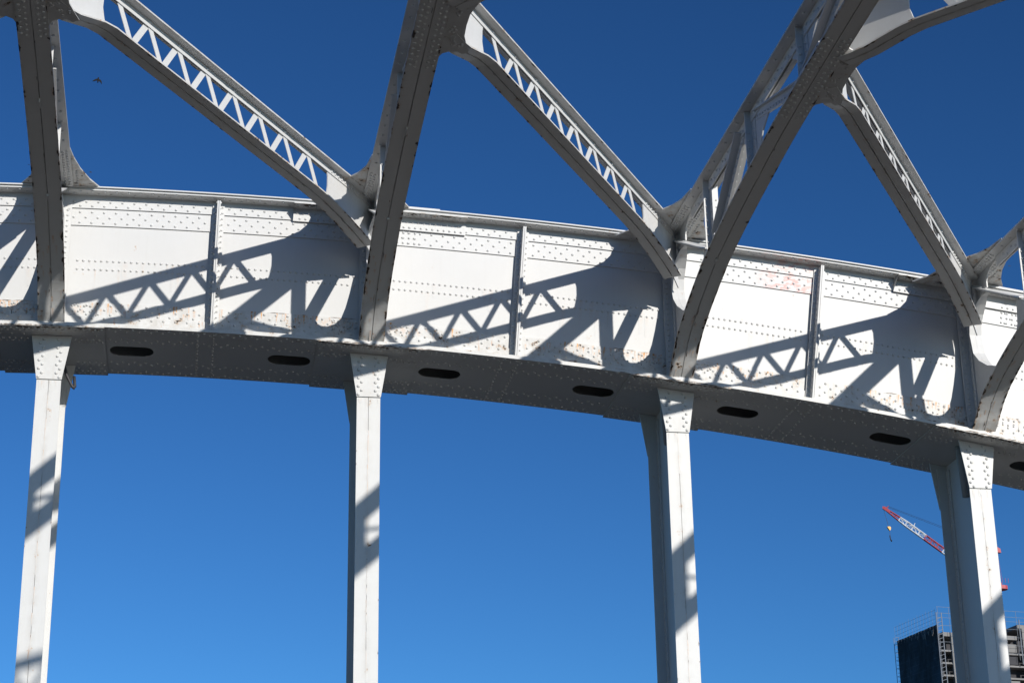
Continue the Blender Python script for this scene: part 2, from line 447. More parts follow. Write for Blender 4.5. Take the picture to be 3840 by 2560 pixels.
# star-shaped gusset on top of the rib at each joint
def star(c, T_, diag, mirror):
    R_ = [(.62, .06), (.46, -.25), (.33, -.62), (.245, -1.0), (.2, -1.32)]
    if diag:
        L_ = [(-.2, -1.85), (-.25, -1.45), (-.35, -1.20), (-.47, -1.03), (-.62, -1.06), (-.80, -1.0), (-.71, -.72), (-.72, -.45), (-.80, -.18), (-.98, .06)]
    else: L_ = [(-x, y) for x, y in R_[::-1]]
    m = MB()
    m.prism([(c+x+.0045*-y, y, T_+.004) for x, y in [(-.2, .3), (.2, .3)] + R_ + L_], (0, 0, .022), .85)
    for k in range(14):
        y = -.1-.0915*k
        for dx in (-.15, -.09, .09, .15): m.rivet((c+dx, y+(.045 if abs(dx) < .1 else 0), T_-.028), (0, 0, -1))
    for k in range(12):
        for s in (-1, 1): m.rivet((c + s*(.27+.0*k), .0-.09*k, T_+.004), (0, 0, -1)) if k < 7 else None
    rs = random.Random(int(c)+90)
    for k in range(16):
        m.flake((c+rs.uniform(-.5, .5), -abs(rs.gauss(0, .3)), T_+.003), (1, 0, 0), (0, 1, 0), rs.uniform(.01, .04), rs.uniform(.01, .03), (0, 0, -1), False)
    return m
Tz = [zz(x)+D(x) for x in XH]
Tz[1] -= .03

# ---- cross frames -------------------------------------------------------
CH = [(.04, .062), (-.1, .165), (-.25, .30), (-.5, .475), (-.75, .605), (-1.0, .70), (-1.4, .84), (-2.0, 1.01), (-2.5, 1.13), (-3.6, 1.29),
      (-4.9, 1.43), (-5.9, 1.515), (-7.37, 1.59), (-9.2, 1.65), (-11.5, 1.70), (-14.7, 1.73)]
CH = CH + [(-29.4-y, h) for y, h in CH[-2::-1]]
def chord(y):
    for (a, ha), (b, hb) in zip(CH[:-1], CH[1:]):
        if b <= y <= a: return ha + (hb-ha)*(y-a)/(b-a)
    return CH[0][1]
# smooth resampling of the chord line
def smooth_chord():
    pts = [V((0, y, h)) for y, h in CH]; out = []
    n = len(pts)
    for i in range(n-1):
        p0, p1, p2, p3 = pts[max(i-1, 0)], pts[i], pts[i+1], pts[min(i+2, n-1)]
        for k in range(4):
            t = k/4
            q = .5*((2*p1) + (p2-p0)*t + (2*p0-5*p1+4*p2-p3)*t*t + (3*p1-p0-3*p2+p3)*t**3)
            out.append(q)
    out.append(pts[-1]); return out
SC = smooth_chord()

def frame(i):
    c, z0 = XH[i], zz(XH[i]); T_ = Tz[i]; d = T_-z0
    fx = lambda y: c - .0045*y
    P = lambda y, h, dx=0: V((fx(y)+dx, y, z0+h))
    far = lambda y: -29.4-y
    tw = .024
    def plate(m, poly, t=tw, wear=.15, off=0):
        m.prism([P(y, h, off-t/2) for y, h in poly], (t, 0, 0), wear)
    # solid end gusset round the large opening
    m = MB()
    low = [(y, chord(y)+.032) for y in (.0, -.1, -.25, -.5, -.75, -1.0, -1.4, -2.0, -2.35)]
    bt = lambda y: d-.035+.505*y
    hole = [(-1.74, bt(-1.74)-.05), (-1.70, 1.42), (-1.68, 1.30), (-1.62, 1.20), (-1.45, 1.09), (-1.2, .985), (-.95, .925), (-.72, .935), (-.48, 1.03), (-.26, 1.19), (-.11, 1.37), (-.04, d-.95), (-.08, d-.78), (-.2, d-.64), (-.38, d-.53), (-.55, d-.45), (-.70, bt(-.70)-.05)]
    poly = [(YW-.072, d-.12), (YW-.072, .075)] + low + [(-2.42, 1.30), (-2.2, 1.45), (-1.86, bt(-1.86)-.03)] + hole + [(-.66, bt(-.66)-.02), (0, d-.06)]
    plate(m, poly, wear=.3)
    fo_pts = [(y, h) for y, h in hole[7:]]
    m2 = MB(); rows = []
    for k, (y, h) in enumerate(fo_pts):
        a_, b_ = fo_pts[max(k-1, 0)], fo_pts[min(k+1, len(fo_pts)-1)]; tv = V((0, b_[0]-a_[0], b_[1]-a_[1])).normalized(); nv = V((0, tv.z, -tv.y))
        hw = .013 + .092*min(1, k/2.5, (len(fo_pts)-1-k)/2.5)
        rows.append([P(y, h, dx) + nv*q for dx, q in ((-hw, .002), (hw, .002), (hw, .016), (-hw, .016))])
    m2.rows(rows, .35)
    # corner gusset under the top flange with its concave free edge
    arc = [(-.72, d-.375), (-.70, d-.25), (-.76, d-.15), (-.90, d-.085), (-1.15, d-.05), (-1.5, d-.04)]
    plate(m, [(.2, d-.03), (.2, d-.10), (0, d-.035)] + [(0.0, d-.034), (-.70, d-.355)] + arc[1:] + [(-1.5, d-.03)], tw*.9, .4)
    for k in range(22):                                  # rivets on the end gusset
        y, h = random.uniform(-.6, .15), 0
        h = d - .14 + .3*y - random.uniform(0, .1)
        m.rivet(P(y, h, -tw/2), (-1, 0, 0)); m.rivet(P(y, h, tw/2), (1, 0, 0))
    # members of the far half (mirror image), part of the same truss web
    extra = []
    for y0 in (-2.25, -4.6, -7.05, -9.35, -12.6):
        y = far(y0); q_ = MB(); extra.append(('post', q_)); q_.box((fx(y)-.12, y-.01, z0+chord(y)+.03), (fx(y)+.12, y+.01, T_-.03))
    for (ya, ha, yb, hb) in ((-2.6, 1.5, -4.2, d-.12), (-4.75, d-.1, -6.75, 1.78), (-7.1, 1.75, -9.1, d-.1)):
        q_ = MB(); extra.append(('diagonal', q_)); q_.bar(P(far(ya), ha), P(far(yb), hb), (1, 0, 0), .24, .02)
    fo = put(m.build('cross_frame', STEEL, bridge))
    m2.build('edge_flange', STEEL, fo)
    for q in extra: q[1].build(q[0], STEEL, fo)
    # bottom chord
    m = MB()
    for s in (-1, 1):
        for prof, w in (([(.006, 0), (.07, 0), (.165, 0), (.203, 0), (.203, .026), (.006, .026)], [.32, .1, .25, .95, .95, .2]),
                        ([(.008, .027), (.03, .027), (.03, .15), (.008, .15)], [.2]*4)):
            rows = []
            for k, q in enumerate(SC):
                t = (SC[min(k+1, len(SC)-1)]-SC[max(k-1, 0)]).normalized(); n = V((0, -t.z, t.y)); n = n if n.z > 0 or abs(n.z) < .2 else -n
                n = V((0, t.z, -t.y))
                if n.z < 0: n = -n
                rows.append([V((fx(q.y)+s*dx, q.y+n.y*h, z0+q.z+n.z*h)) for dx, h in prof])
            m.rows(rows, [min(1., a + .55*max(0, 1+q.y/1.1)) for q in SC for a in w])
    for k in range(16):                                  # rivets at the middle node
        y = -6.35-.13*k
        for dx in (-.15, -.08, .08, .15): m.rivet(P(y+(.06 if abs(dx) < .1 else 0), chord(y)-.0, dx), (0, 0, -1), .024)
    rs = random.Random(40+i)
    for k in range(64):
        y = -rs.uniform(.02, 1.6) if k < 22 else -rs.uniform(.1, 8.5)
        j = min(range(len(SC)-1), key=lambda q: abs((SC[q].y+SC[q+1].y)/2 - y)); f = (y-SC[j].y)/(SC[j+1].y-SC[j].y); f = min(1, max(0, f))
        q = SC[j].lerp(SC[j+1], f); t = (SC[j+1]-SC[j]).normalized(); nn_ = V((0, t.z, -t.y)); nn_ = nn_ if nn_.z < 0 else -nn_
        sd_ = rs.choice((-1, 1)); mid_ = k % 9 == 0
        dx = sd_*(.203-rs.uniform(.0, .018)) if not mid_ else sd_*rs.uniform(.004, .03)
        m.flake(V((fx(q.y)+dx, q.y, z0+q.z)), t, (1, 0, 0), rs.uniform(.025, .10), rs.uniform(.008, .034) if not mid_ else .006, nn_, k % 2 == 0, (-.2035-dx, .2035-dx) if not mid_ else None)
        if k < 14: m.streak(V((fx(q.y)+sd_*rs.uniform(.01, .17), q.y, z0+q.z))+nn_*.0012, (1, 0, 0), (0, -t.y*-1, -t.z*-1) if t.z < 0 else (0, -t.y, -t.z), rs.uniform(.012, .03), rs.uniform(.08, .3), rs.uniform(.3, .8), nn_)
    m.build('bottom_chord', STEEL, fo)
    # top chord
    m = MB()
    for s in (-1, 1):
        yy = [-.03-k*1.5 for k in range(20)]
        m.rows([[P(y, h, s*dx) for dx, h in ((.006, d-.028), (.10, d-.028), (.2, d-.028), (.2, d), (.006, d))] for y in yy], [.1, .1, .45, .45, .1])
        m.rows([[P(y, h, s*dx) for dx, h in ((.013, d-.029), (.034, d-.029), (.034, d-.2), (.013, d-.2))] for y in [-1.2]+yy[2:]], .1)
        for k in range(60):
            y = -1.5-k*.16; m.rivet(P(y, d-.1-.05*(k % 2), s*.034), (s, 0, 0))
            if k % 2: m.rivet(P(y, d-.028, s*.12), (0, 0, -1))
    m.build('top_chord', STEEL, fo)
    # inclined brace under the corner opening: stem + top flange
    m = MB()
    plate(m, [(0, bt(0)-.012), (-1.86, bt(-1.86)-.012), (-1.84, bt(-1.84)-.06), (-.0, bt(0)-.06)], .05, .3)
    m.rows([[P(y, bt(y)+h, dx) for dx, h in ((-.115, 0), (.115, 0), (.115, -.022), (-.115, -.022))] for y in (.02, -1.9)], .25)
    for k in range(15):
        y = -.25-k*.105
        for dx in (-.075, .075): m.rivet(P(y, bt(y)-.022, dx), (0, .5, -1))
    m.build('brace', STEEL, fo)
    # posts and diagonals of the truss web
    for y0, hb, w, dep in ((-2.25, 1.2, .23, .15), (-4.6, 1.42, .24, .16), (-7.05, 1.60, .24, .16), (-9.35, 1.68, .22, .22), (-12.6, 1.74, .22, .2)):
        m = MB(); hb = chord(y0)+.02
        m.rows([[P(y0, h, dx) + V((0, dy, 0)) for dx, dy in ((-w/2, 0), (w/2, 0), (w/2, .018), (-w/2, .018))] for h in (hb, d-.03)], .15)
        m.rows([[P(y0, h, dx) + V((0, dy, 0)) for dx, dy in ((-.022, -.001), (.022, -.001), (.022, -dep), (-.022, -dep))] for h in (hb, d-.16)], .15)
        for k in range(int((d-.3-hb)/.12)):
            h = hb+.12+.12*k
            for s in (-1, 1):
                m.rivet(P(y0, h, s*.022)+V((0, -dep*.6, 0)), (s, 0, 0), .02)
                m.rivet(P(y0, h, s*w*.33), (0, -1, 0), .02, wear=.3)
        m.build('post', STEEL, fo)
    for ya, ha, yb, hb, w in ((-2.62, 1.45, -4.12, d-.13, .27), (-4.85, d-.13, -6.85, 1.80, .16), (-7.15, 1.74, -9.0, d-.16, .27), (-9.6, 1.78, -11.2, d-.16, .16)):
        m = MB()
        a, b = P(ya, ha), P(yb, hb); t = (b-a).normalized(); n = V((1, 0, 0)).cross(t)
        if n.z > 0: n = -n
        m.bar(a, b, (1, 0, 0), w, .02, .15)
        q_ = .13 if ya > -9 else .03
        m.bar(a+n*(q_/2+.01), b+n*(q_/2+.01), n, q_, .044, .15)
        L = (b-a).length
        for k in range(int(L/.13)):
            p = a + t*(.08+.13*k)
            for s in (-1, 1): m.rivet(p + n*(.1 if ya > -9 else .025) + V((s*.022, 0, 0)), (s, 0, 0), .02 if ya > -9 else .01)
        m.build('diagonal', STEEL, fo)
    # node gussets: curved plates by the posts, broad plate further out
    for poly, off in (([(-4.62, d-.2), (-5.35, d-.42), (-5.05, d-.55), (-4.88, d-.75), (-4.78, d-1.0), (-4.62, d-1.02)], 0),
                      ([(-3.95, d-.2), (-4.58, d-.2), (-4.58, d-.42), (-4.2, d-.36)], .001),
                      ([(-6.5, d-.2), (-7.6, d-.2), (-7.3, d-.42), (-7.05, d-.5), (-6.85, d-.42)], 0),
                      ([(-6.4, chord(-6.4)+.03), (-6.65, 1.85), (-7.05, 2.0), (-7.5, 1.9), (-7.9, chord(-7.9)+.03)], 0)):
        m = MB(); plate(m, poly, .02, off=off); m.build('node_gusset', STEEL, fo)
    m = MB()
    yv = [(-10.62, 0), (-10.55, .12), (-10.4, .2)]
    plate(m, [(-10.62, d-.2), (-10.62, d-.03), (-13.2, d-.03), (-12.1, d-.3), (-11.95, 1.95), (-12.2, chord(-12.2)+.03), (-10.62, chord(-10.62)+.03)], .02)
    m.build('node_gusset', STEEL, fo)
    # horizontal gusset on the bottom chord where the lattice braces land
    m = MB(); yn = -7.31; zb = chord(yn)
    right = [(.2, .80), (.24, .70), (.33, .64), (.42, .62), (.50, .69), (.58, .63), (.52, .44), (.47, .26), (.46, 0)]
    right = right + [(x, -y) for x, y in right[-2::-1]]
    left = [(-x, y) for x, y in right[::-1]] if i == 0 else [(-.198, -.8), (-.198, .8)]
    pts = right + left
    m.prism([P(yn+y, zb+.030-.05*y, x) for x, y in pts], (0, 0, .02), .45)
    for _ in range(26):
        x, y = random.choice([(.30, .3), (.36, .45), (.30, .1), (.30, -.3), (.36, -.45), (.42, .5), (.42, -.5)]); x += random.uniform(-.06, .06); y += random.uniform(-.08, .08)
        m.rivet(P(yn+y, zb+.030-.05*y, x), (0, 0, -1), .024)
    m.build('node_gusset', STEEL, fo)
    m = star(c, T_, i > 0, False); m.build('top_gusset', STEEL, fo)
    return fo
for i in range(5):
    tag(frame(i), group='cross frames between the arch ribs')

# ---- lattice braces ------------------------------------------------------
def lattice(A, B, zA, zB, zN=None):
    """A: plan point at the middle node of a frame, B: plan point at the rib"""
    A2, B2 = V((*A, 0)), V((*B, 0)); L = (B2-A2).length; t = (B2-A2)/L; n = V((t.y, -t.x, 0))      # n: towards the viewer's side
    Zt = lambda s: zA + (zB-zA)*s/L
    dep = .64
    hs = 1. if zN is None else (zN+.005-Zt(.42)+dep)/-.235
    hau = [(s_, v_*hs) for s_, v_ in [(.42, -.235), (.62, -.232), (.85, -.20), (1.1, -.12), (1.35, -.04), (1.6, 0), (2.2, 0)]] + [(2.2+k*.75, 0) for k in range(1, 6)] + [(6.75, 0), (7.1, -.012), (7.4, -.04), (7.75, -.085), (8.1, -.145), (8.35, -.20), (8.5, -.235)]
    Pt = lambda s, z, w=0: A2 + t*s + n*w + V((0, 0, z))
    zb = lambda s: Zt(s) - dep + next((a[1] + (b[1]-a[1])*(s-a[0])/(b[0]-a[0]) for a, b in zip(hau[:-1], hau[1:]) if a[0] <= s <= b[0]), 0)
    m = MB()
    for sgn in (-1, 1):
        m.rows([[Pt(s, Zt(s)+h, sgn*w) for w, h in ((.006, -.024), (.08, -.024), (.15, -.024), (.15, 0), (.006, 0))] for s in [.55+.5*k for k in range(17)]+[8.62]], [.15, .1, .75, .75, .1])
        m.rows([[Pt(s, zb(s)+h, sgn*w) for w, h in ((.007, 0), (.07, 0), (.12, 0), (.152, 0), (.152, .022), (.007, .022))] for s, _ in hau], [.75, .1, .2, .75, .75, .2])
        m.rows([[Pt(s, Zt(s)+h, sgn*w) for w, h in ((.010, -.025), (.024, -.025), (.024, -.128), (.010, -.128))] for s in (.6, 8.6)], .15)
        m.rows([[Pt(s, zb(s)+h, sgn*w) for w, h in ((.010, .023), (.024, .023), (.024, .10), (.010, .10))] for s, _ in hau], .15)
    rs = random.Random(int(abs(B[0])*7)+1)
    for k in range(40):
        s = rs.uniform(.7, 8.45) if k > 12 else rs.uniform(7.4, 8.45); sg = rs.choice((-1, 1, 1))
        sl_ = V((t.x, t.y, (zb(min(8.49, s+.02))-zb(s))/.02 if s < 8.4 else -.3)).normalized(); up_ = (V((0, 0, 1)) - sl_*sl_.z).normalized()
        w_ = sg*(.152-rs.uniform(0, .014)); m.flake(Pt(s, zb(s), w_), sl_, n, rs.uniform(.02, .075), rs.uniform(.006, .024), -up_, k % 2 == 0, (-.1525-w_, .1525-w_))
        w_ = sg*(.150-rs.uniform(0, .012))
        if k % 2: m.flake(Pt(s, Zt(s)-.024, w_), t, n, rs.uniform(.02, .09), rs.uniform(.005, .018), (0, 0, -1), True, (-.1505-w_, .1505-w_))
        if k % 4 == 0: m.flake(Pt(s, zb(s), rs.uniform(-.012, .012)), sl_, n, rs.uniform(.05, .15), .006, -up_, False)
    lo = put(m.build('lattice_brace', STEEL, bridge))
    # end gussets between the chords
    m = MB()
    poly = [(.44, Zt(.44)-.03)] + [(1.52, Zt(1.52)-.03), (1.47, Zt(1.47)-.2), (1.46, Zt(1.46)-.36), (1.50, Zt(1.5)-.50), (1.56, zb(1.56)+.03)] + [(s, zb(s)+.03) for s in (1.3, 1.1, .85, .62, .45)]
    m.prism([Pt(s, z, -.009) for s, z in poly], n*.018, .3)
    m.build('end_gusset', STEEL, lo)
    m = MB()
    poly = [(8.70, Zt(8.7)-.03), (7.22, Zt(7.22)-.03), (7.27, Zt(7.27)-.2), (7.27, Zt(7.27)-.36), (7.24, Zt(7.24)-.5), (7.2, zb(7.2)+.03)] + [(s, zb(s)+.03) for s in (7.4, 7.75, 8.1, 8.35, 8.5)] + [(8.74, zb(8.5)-.10)]
    m.prism([Pt(s, z, -.009) for s, z in poly], n*.018, .25)
    for k in range(9):
        m.rivet(Pt(7.35+.105*k, Zt(7.35+.105*k)-.09, .024), n, .02)
    m.build('end_gusset', STEEL, lo)
    # lacing bars
    sp = .695; k = 0; s = 1.42
    protos = []
    while s < 7.2:
        for up in (0, 1):
            s0, s1 = (s, s+sp/2) if up == 0 else (s+sp/2, s+sp)
            a = Pt(s0, zb(s0)+.06 if up == 0 else Zt(s0)-.06); b = Pt(s1, Zt(s1)-.06 if up == 0 else zb(s1)+.06)
            if s0 < 1.6 or s1 > 7.30: continue
            m = MB(); o = n*(.0045 if up else -.0045)
            m.bar(a+o, b+o, V((t.x, t.y, 0)), .098, .008, .15)
            if up: m.rivet(a+n*.024, n, .021)
            m.build('lacing_bar', STEEL, lo)
        s += sp
    return lo
LG = 'lattice braces between the cross frames'
DZ = (.05, .03, -.03)
for i in range(3):
    tag(lattice((XH[i]+.033, -7.37), (XH[i+1], -.13), Tz[i]+.05+DZ[i], Tz[i+1]-.04+DZ[i], zz(XH[i])+1.59), group=LG)
for i in range(1, 3):                                    # the mirror-image braces on the far side of the middle node
    tag(lattice((XH[i]+.033, -7.43), (XH[i+1]+.06, -14.7), Tz[i]-.10, Tz[i+1]-.22, zz(XH[i])+1.59), group=LG)
tag(lattice((XH[0]+.033, -7.37), (-5.0, -.13), Tz[0]+.05, Tz[0]-.2, zz(0)+1.59), group=LG)
for i in range(1, 4):
    tag(lattice((XH[i]+.1, -22.0), (XH[i+1]+.06, -14.7), Tz[i]+.32, Tz[i+1]+.23), group=LG)

# ---- hangers --------------------------------------------------------------
YF, YR = .415, 1.735
def hanger(i):
    c, z0 = XH[i], zz(XH[i])
    zt, zb = z0-.03, -12.3
    m = MB()
    gb = -.74 if i < 3 else -.80
    for y0, sgn in ((YF, -1), (YR, 1)):
        for s in (-1, 1):
            m.rows([[V((c+s*dx, y0+dy, z)) for dx, dy in ((.003, 0), (.09, 0), (.186, 0), (.186, -sgn*.022), (.003, -sgn*.022))] for z in [zt-.05-k*.5 for k in range(24)]+[zb]], [.62, .15, .35, .35, .1])
            m.rows([[V((c+s*dx, y0-sgn*dy, z)) for dx, dy in ((.012, .023), (.032, .023), (.032, .15), (.012, .15))] for z in (zt-.1, zb)], .2)
            for k in range(60):
                m.rivet((c+s*.032, y0-sgn*.10, z0-.3-k*.13), (s, 0, 0), .02)
    m.rows([[V((c+dx, y, z)) for dx, y in ((-.011, YF+.03), (.011, YF+.03), (.011, YR-.03), (-.011, YR-.03))] for z in (zt, zb)], .15)
    rs = random.Random(70+i)
    for k in range(26):
        z = z0 - rs.uniform(.8, 6.2)
        m.streak((c+rs.uniform(-.006, .006), YF-.0015, z), (1, 0, 0), (0, 0, -1), rs.uniform(.005, .011), rs.uniform(.1, .5), rs.uniform(.2, .7))
        if k % 4 == 1: m.flake((c+rs.choice((-.182, .182, .0)), YF-.001, z), (0, 0, 1), (1, 0, 0), rs.uniform(.008, .03), rs.uniform(.002, .005), (0, -1, 0))
        if k < 6: m.streak((c+rs.uniform(-.15, .15), YF-.0015, z0+gb-.02), (1, 0, 0), (0, 0, -1), rs.uniform(.01, .02), rs.uniform(.05, .2), rs.uniform(.1, .35))
    ho = put(m.build('hanger', STEEL, bridge))
    sl = dz(c)
    for y0, sgn in ((YF, -1), (YR, 1)):
        m = MB()
        y1 = y0 + sgn*.002
        poly = [(-.305, zt+sl*-.305), (.305, zt+sl*.305), (.192, z0+gb), (-.192, z0+gb)]
        # small chamfered bottom lip
        m.prism([(c+x, y1, z) for x, z in poly], (0, sgn*.02, 0), [.25, .25, .5, .5]*2)
        for k in range(10 if gb > -.78 else 11):
            z = z0-.085-.069*k; f = k/10.
            for s in (-1, 1):
                dx = (.115 if (k % 2 == 0) else .165) - .0*f
                if s > 0: dx = (.105 if k % 2 == 0 else .155)
                m.rivet((c+s*dx - .012*(1-f)*0, y1+sgn*.02, z), (0, sgn, 0), .0265, .023, .4)
        m.build('gusset_plate', STEEL, ho)
    return ho
hangers = [tag(hanger(i), group='hangers below the arch rib') for i in range(4)]
hangers[0]['label'] = 'hanger post with a bent dark pipe behind its top plate'
# bent pipe by the first hanger, straight drain pipes by the third and fourth
m = MB(); c = XH[0]
P0 = [(.13, .95, -.15), (.19, .98, -.36), (.23, 1.0, -.47), (.29, 1.0, -.58), (.325, 1.0, -.645), (.345, 1.01, -.665), (.36, 1.02, -.63), (.35, 1.04, -.55), (.335, 1.08, -.45)]
m.tube([(c+x, y, zz(c)+z) for x, y, z in P0], .025, 10); m.build('bent_pipe', DARKPIPE, hangers[0], True)
for i in (2, 3):
    m = MB(); c = XH[i]
    m.tube([(c-.16, .72, zz(c)+.02), (c-.16, .72, zz(c)-.15), (c-.12, .72, zz(c)-.86)], .07 if i == 3 else .04, 10); m.build('drain_pipe', DRAIN, hangers[i], True)

# ================================================================== far things
Rm = [(.98673791, -.1615609, -.01569613), (.04228653, .34921019, -.93608979), (.15671676, .92301155, .35141078)]
CAM = V((2.28348277, -28.97617979, -10.80187446)); FPX = 7362.8366
def ray(px, py):
    c = ((px-1920)/FPX, (py-1280)/FPX, 1.)
    return V(tuple(sum(Rm[k][a]*c[k] for k in range(3)) for a in range(3)))
def at(px, py, dist):                                    # point at horizontal distance dist from the viewpoint
    r = ray(px, py); return CAM + r*(dist/math.hypot(r.x, r.y))

GZ = -20.0
# --- tower under construction
corner = at(3518, 2322, 480.)
leftp = at(3367, 2386, 480.)
def hit(px, py, z):                                      # point on the ray at height z
    r = ray(px, py); return CAM + r*((z-CAM.z)/r.z)
zt = corner.z
lp = hit(3367, 2386, zt); rp = hit(3770, 2285, zt)
el = V((lp.x-corner.x, lp.y-corner.y, 0)); wl = el.length; el /= wl
er = V((-el.y, el.x, 0))
if er.dot(V((rp.x-corner.x, rp.y-corner.y, 0))) < 0: er = -er
wr = 62.
print('building', corner, 'left width', wl, 'dir', el, er, 'rp', (V((rp.x-corner.x, rp.y-corner.y, 0))).normalized())
bld = tag(empty('high_rise_building', (corner.x, corner.y, GZ)), 'unfinished concrete high-rise wrapped in dark blue netting and scaffolding', 'building')
hgt = zt-GZ
def B(a, b, z): return el*a + er*b + V((0, 0, z))        # local: a along the left face, b along the right face
def bprism(m, a0, a1, b0, b1, z0, z1, w=.1): m.prism([B(a0, b0, z0), B(a1, b0, z0), B(a1, b1, z0), B(a0, b1, z0)], (0, 0, z1-z0), w)
m = MB(); bprism(m, 3.2, wl, .8, wr, 0, hgt-3.4); m.build('wall', SHELL, bld)
FH = 3.0
for k in range(12):
    m = MB(); z = hgt-4.6-FH*k
    if k == 0: continue
    bprism(m, .3, wl-.4, .0, wr, z, z+.42); m.build('floor_slab', CONC, bld)
m = MB(); bprism(m, .2, wl, 22, wr, hgt-.9, hgt); m.build('roof_slab', CONC, bld)
m = MB(); bprism(m, .2, wl, 1, 21.5, hgt-3.9, hgt-2.9); m.build('roof_slab', CONC, bld)
for k in range(9):                                       # columns / openings on the right face
    m = MB(); b = 3.2+6.6*k
    bprism(m, .05, .9, b, b+.9, 0, hgt-.9 if b > 22 else hgt-3.0); m.build('column', CONC, bld)
for k in range(11):                                      # dark window openings in lighter panels
    for j in range(8):
        if (k*3+j) % 4 == 0: continue
        m = MB(); z = hgt-4.4-FH*(k+1)+.45; b = 4.6+6.6*j
        bprism(m, .35, .75, b, b+1.6+(j % 3)*.9, z, z+2.0); m.build('infill_panel', CONC if (k+j) % 3 else SHELL, bld)
# net on the left face with its frame
m = MB()
nz = 28
rows = []
for a in range(13):
    rows.append([B(wl*a/12, -.35+.25*math.sin(a*2.1+z*1.3)*(.5 if a not in (0, 12) else 0), hgt-1.1 - 2.2*z) for z in range(nz)])
m.rows(rows, .1, closed=False); rows2 = [[p+el*0+er*.08 for p in r] for r in rows]; m.rows(rows2, .1, closed=False)
m.build('safety_net', NET, bld)
# scaffold: standards + ledgers
m = MB()
for k in range(15):
    a = wl*k/14; m.tube([B(a, -.75, hgt-2.4), B(a, -.75, hgt+2.6 + (.3 if k % 3 == 0 else 0))], .024, 5)
for z in (-1.6, -.7, .2, 1.2, 2.3): m.tube([B(0, -.75, hgt+z), B(wl, -.75, hgt+z)], .026, 5)
for z in range(1, 12): m.tube([B(wl-1.2, -.75, hgt-2*z), B(wl+.8, -.75, hgt-2*z)], .05, 5)
for z in range(24): m.tube([B(wl+.8, -.4, hgt-z), B(wl+.8, .9, hgt-z)], .05, 5)
for b in (-.75, .6): m.tube([B(wl+.8, b, hgt-30), B(wl+.8, b, hgt-.2)], .08, 5)
m.build('scaffold', SCAFF, bld)
m = MB()
for k in range(20):
    b = -.5+3.1*k; m.tube([B(-.8, b, hgt-(14 if k < 4 else 9)), B(-.8, b, hgt+3.0)], .045, 5)
    if k % 3 == 1: m.tube([B(-.8, b+.7, hgt-10), B(-.8, b+.7, hgt+1)], .14, 5)
for z in (-7.5, -5.5, -3.5, -1.5, .4, 1.5, 3.0): m.tube([B(-.8, -.75, hgt+z), B(-.8, wr-2, hgt+z)], .04, 5)
for b in (-.9, .5): m.tube([B(-.8, b, hgt-42), B(-.8, b, hgt+1.6)], .12, 5)
for z in range(42): m.tube([B(-.8, -.9, hgt-z), B(-.8, .5, hgt-z+.5)], .06, 5)
m.build('scaffold', SCAFF, bld)
m = MB()                                                 # pale sheets along the top of the net
for k in range(9):
    a = wl*random.uniform(.03, .93); z = hgt-1.9-random.uniform(0, .6); q_ = random.uniform(.3, 1.)
    m.prism([B(a, -.9, z), B(a+.6*q_, -.9, z+.1), B(a+.5*q_, -.9, z-1.3*q_), B(a+.1, -.9, z-1.5*q_)], er*.05)
m.build('tarpaulin', CONC, bld)

# --- luffing tower crane on the far roof
DC = 492.
tip = at(3318, 1906, DC); pv = at(3722, 2196, DC)
cr = tag(empty('tower_crane', (pv.x, pv.y, GZ)), 'red and white luffing tower crane above the unfinished high-rise', 'crane')
base = V((pv.x, pv.y, GZ))
def Q(p): return V(p)-base
ax = (tip-pv); JL = ax.length; ax.normalize(); sd = V((ax.y, -ax.x, 0)).normalized(); upv = sd.cross(ax); upv = upv if upv.z > 0 else -upv
secs = [(0, .16, WHITE), (.16, .34, RED), (.34, .60, WHITE), (.60, .78, RED)]
cuts = [(0, .22, RED), (.22, .45, WHITE), (.45, .62, RED), (.62, .86, WHITE), (.86, 1.0, RED)]
wid = lambda f: (.95 if f < .8 else .95-.65*(f-.8)/.2)
for f0, f1, mat in cuts:
    m = MB(); n_ = max(2, round((f1-f0)*JL/1.9))
    def J(f, s, u): return Q(pv + ax*(f*JL) + sd*(s*wid(f)*.62) + upv*(u*wid(f)*.62))
    for s in (-1, 1):
        for u in (-1, 1): m.tube([J(f0+(f1-f0)*k/n_, s, u) for k in range(n_+1)], .13, 6)
    for k in range(n_):
        a, b = f0+(f1-f0)*k/n_, f0+(f1-f0)*(k+1)/n_
        for s in (-1, 1):
            m.tube([J(a, s, -1), J(b, s, 1)] if k % 2 else [J(a, s, 1), J(b, s, -1)], .065, 5)
            m.tube([J(b, s, -1), J(b, s, 1)], .08, 5)
        m.tube([J(a, -1, 1), J(b, 1, 1)], .08, 5); m.tube([J(a, -1, -1), J(b, 1, -1)], .08, 5)
    if mat is WHITE:
        m.tube([J((f0+f1)/2, 0, 1), J((f0+f1)/2, 0, 1.0)+upv*.9+ax*.3], .09, 5)
    m.build('jib', mat, cr)
m = MB(); hd = Q(tip)
m.prism([hd+ax*.1+upv*.45+sd*.4, hd-ax*1.6+upv*.35+sd*.4, hd-ax*1.7-upv*.3+sd*.4, hd+ax*.5-upv*.35+sd*.4, hd+ax*.75+upv*.1+sd*.4], sd*-.8)
m.tube([hd-ax*.2+upv*.3, hd-ax*.35+upv*1.1], .13, 6)
m.build('jib_head', RED, cr)
hb = at(3334, 1979, DC)
m = MB(); m.tube([hd+ax*.3-upv*.2, Q(hb)], .04, 5); m.build('hoist_rope', BLACK, cr)
m = MB(); p = Q(hb)
m.prism([p+V((-.5, -.25, .3)), p+V((.0, -.25, .42)), p+V((.4, -.25, .3)), p+V((.4, -.25, -.3)), p+V((.1, -.25, -.7)), p+V((-.2, -.25, -.2))], (0, .6, 0)); m.build('hook_block', YELLOW, cr)
m = MB()
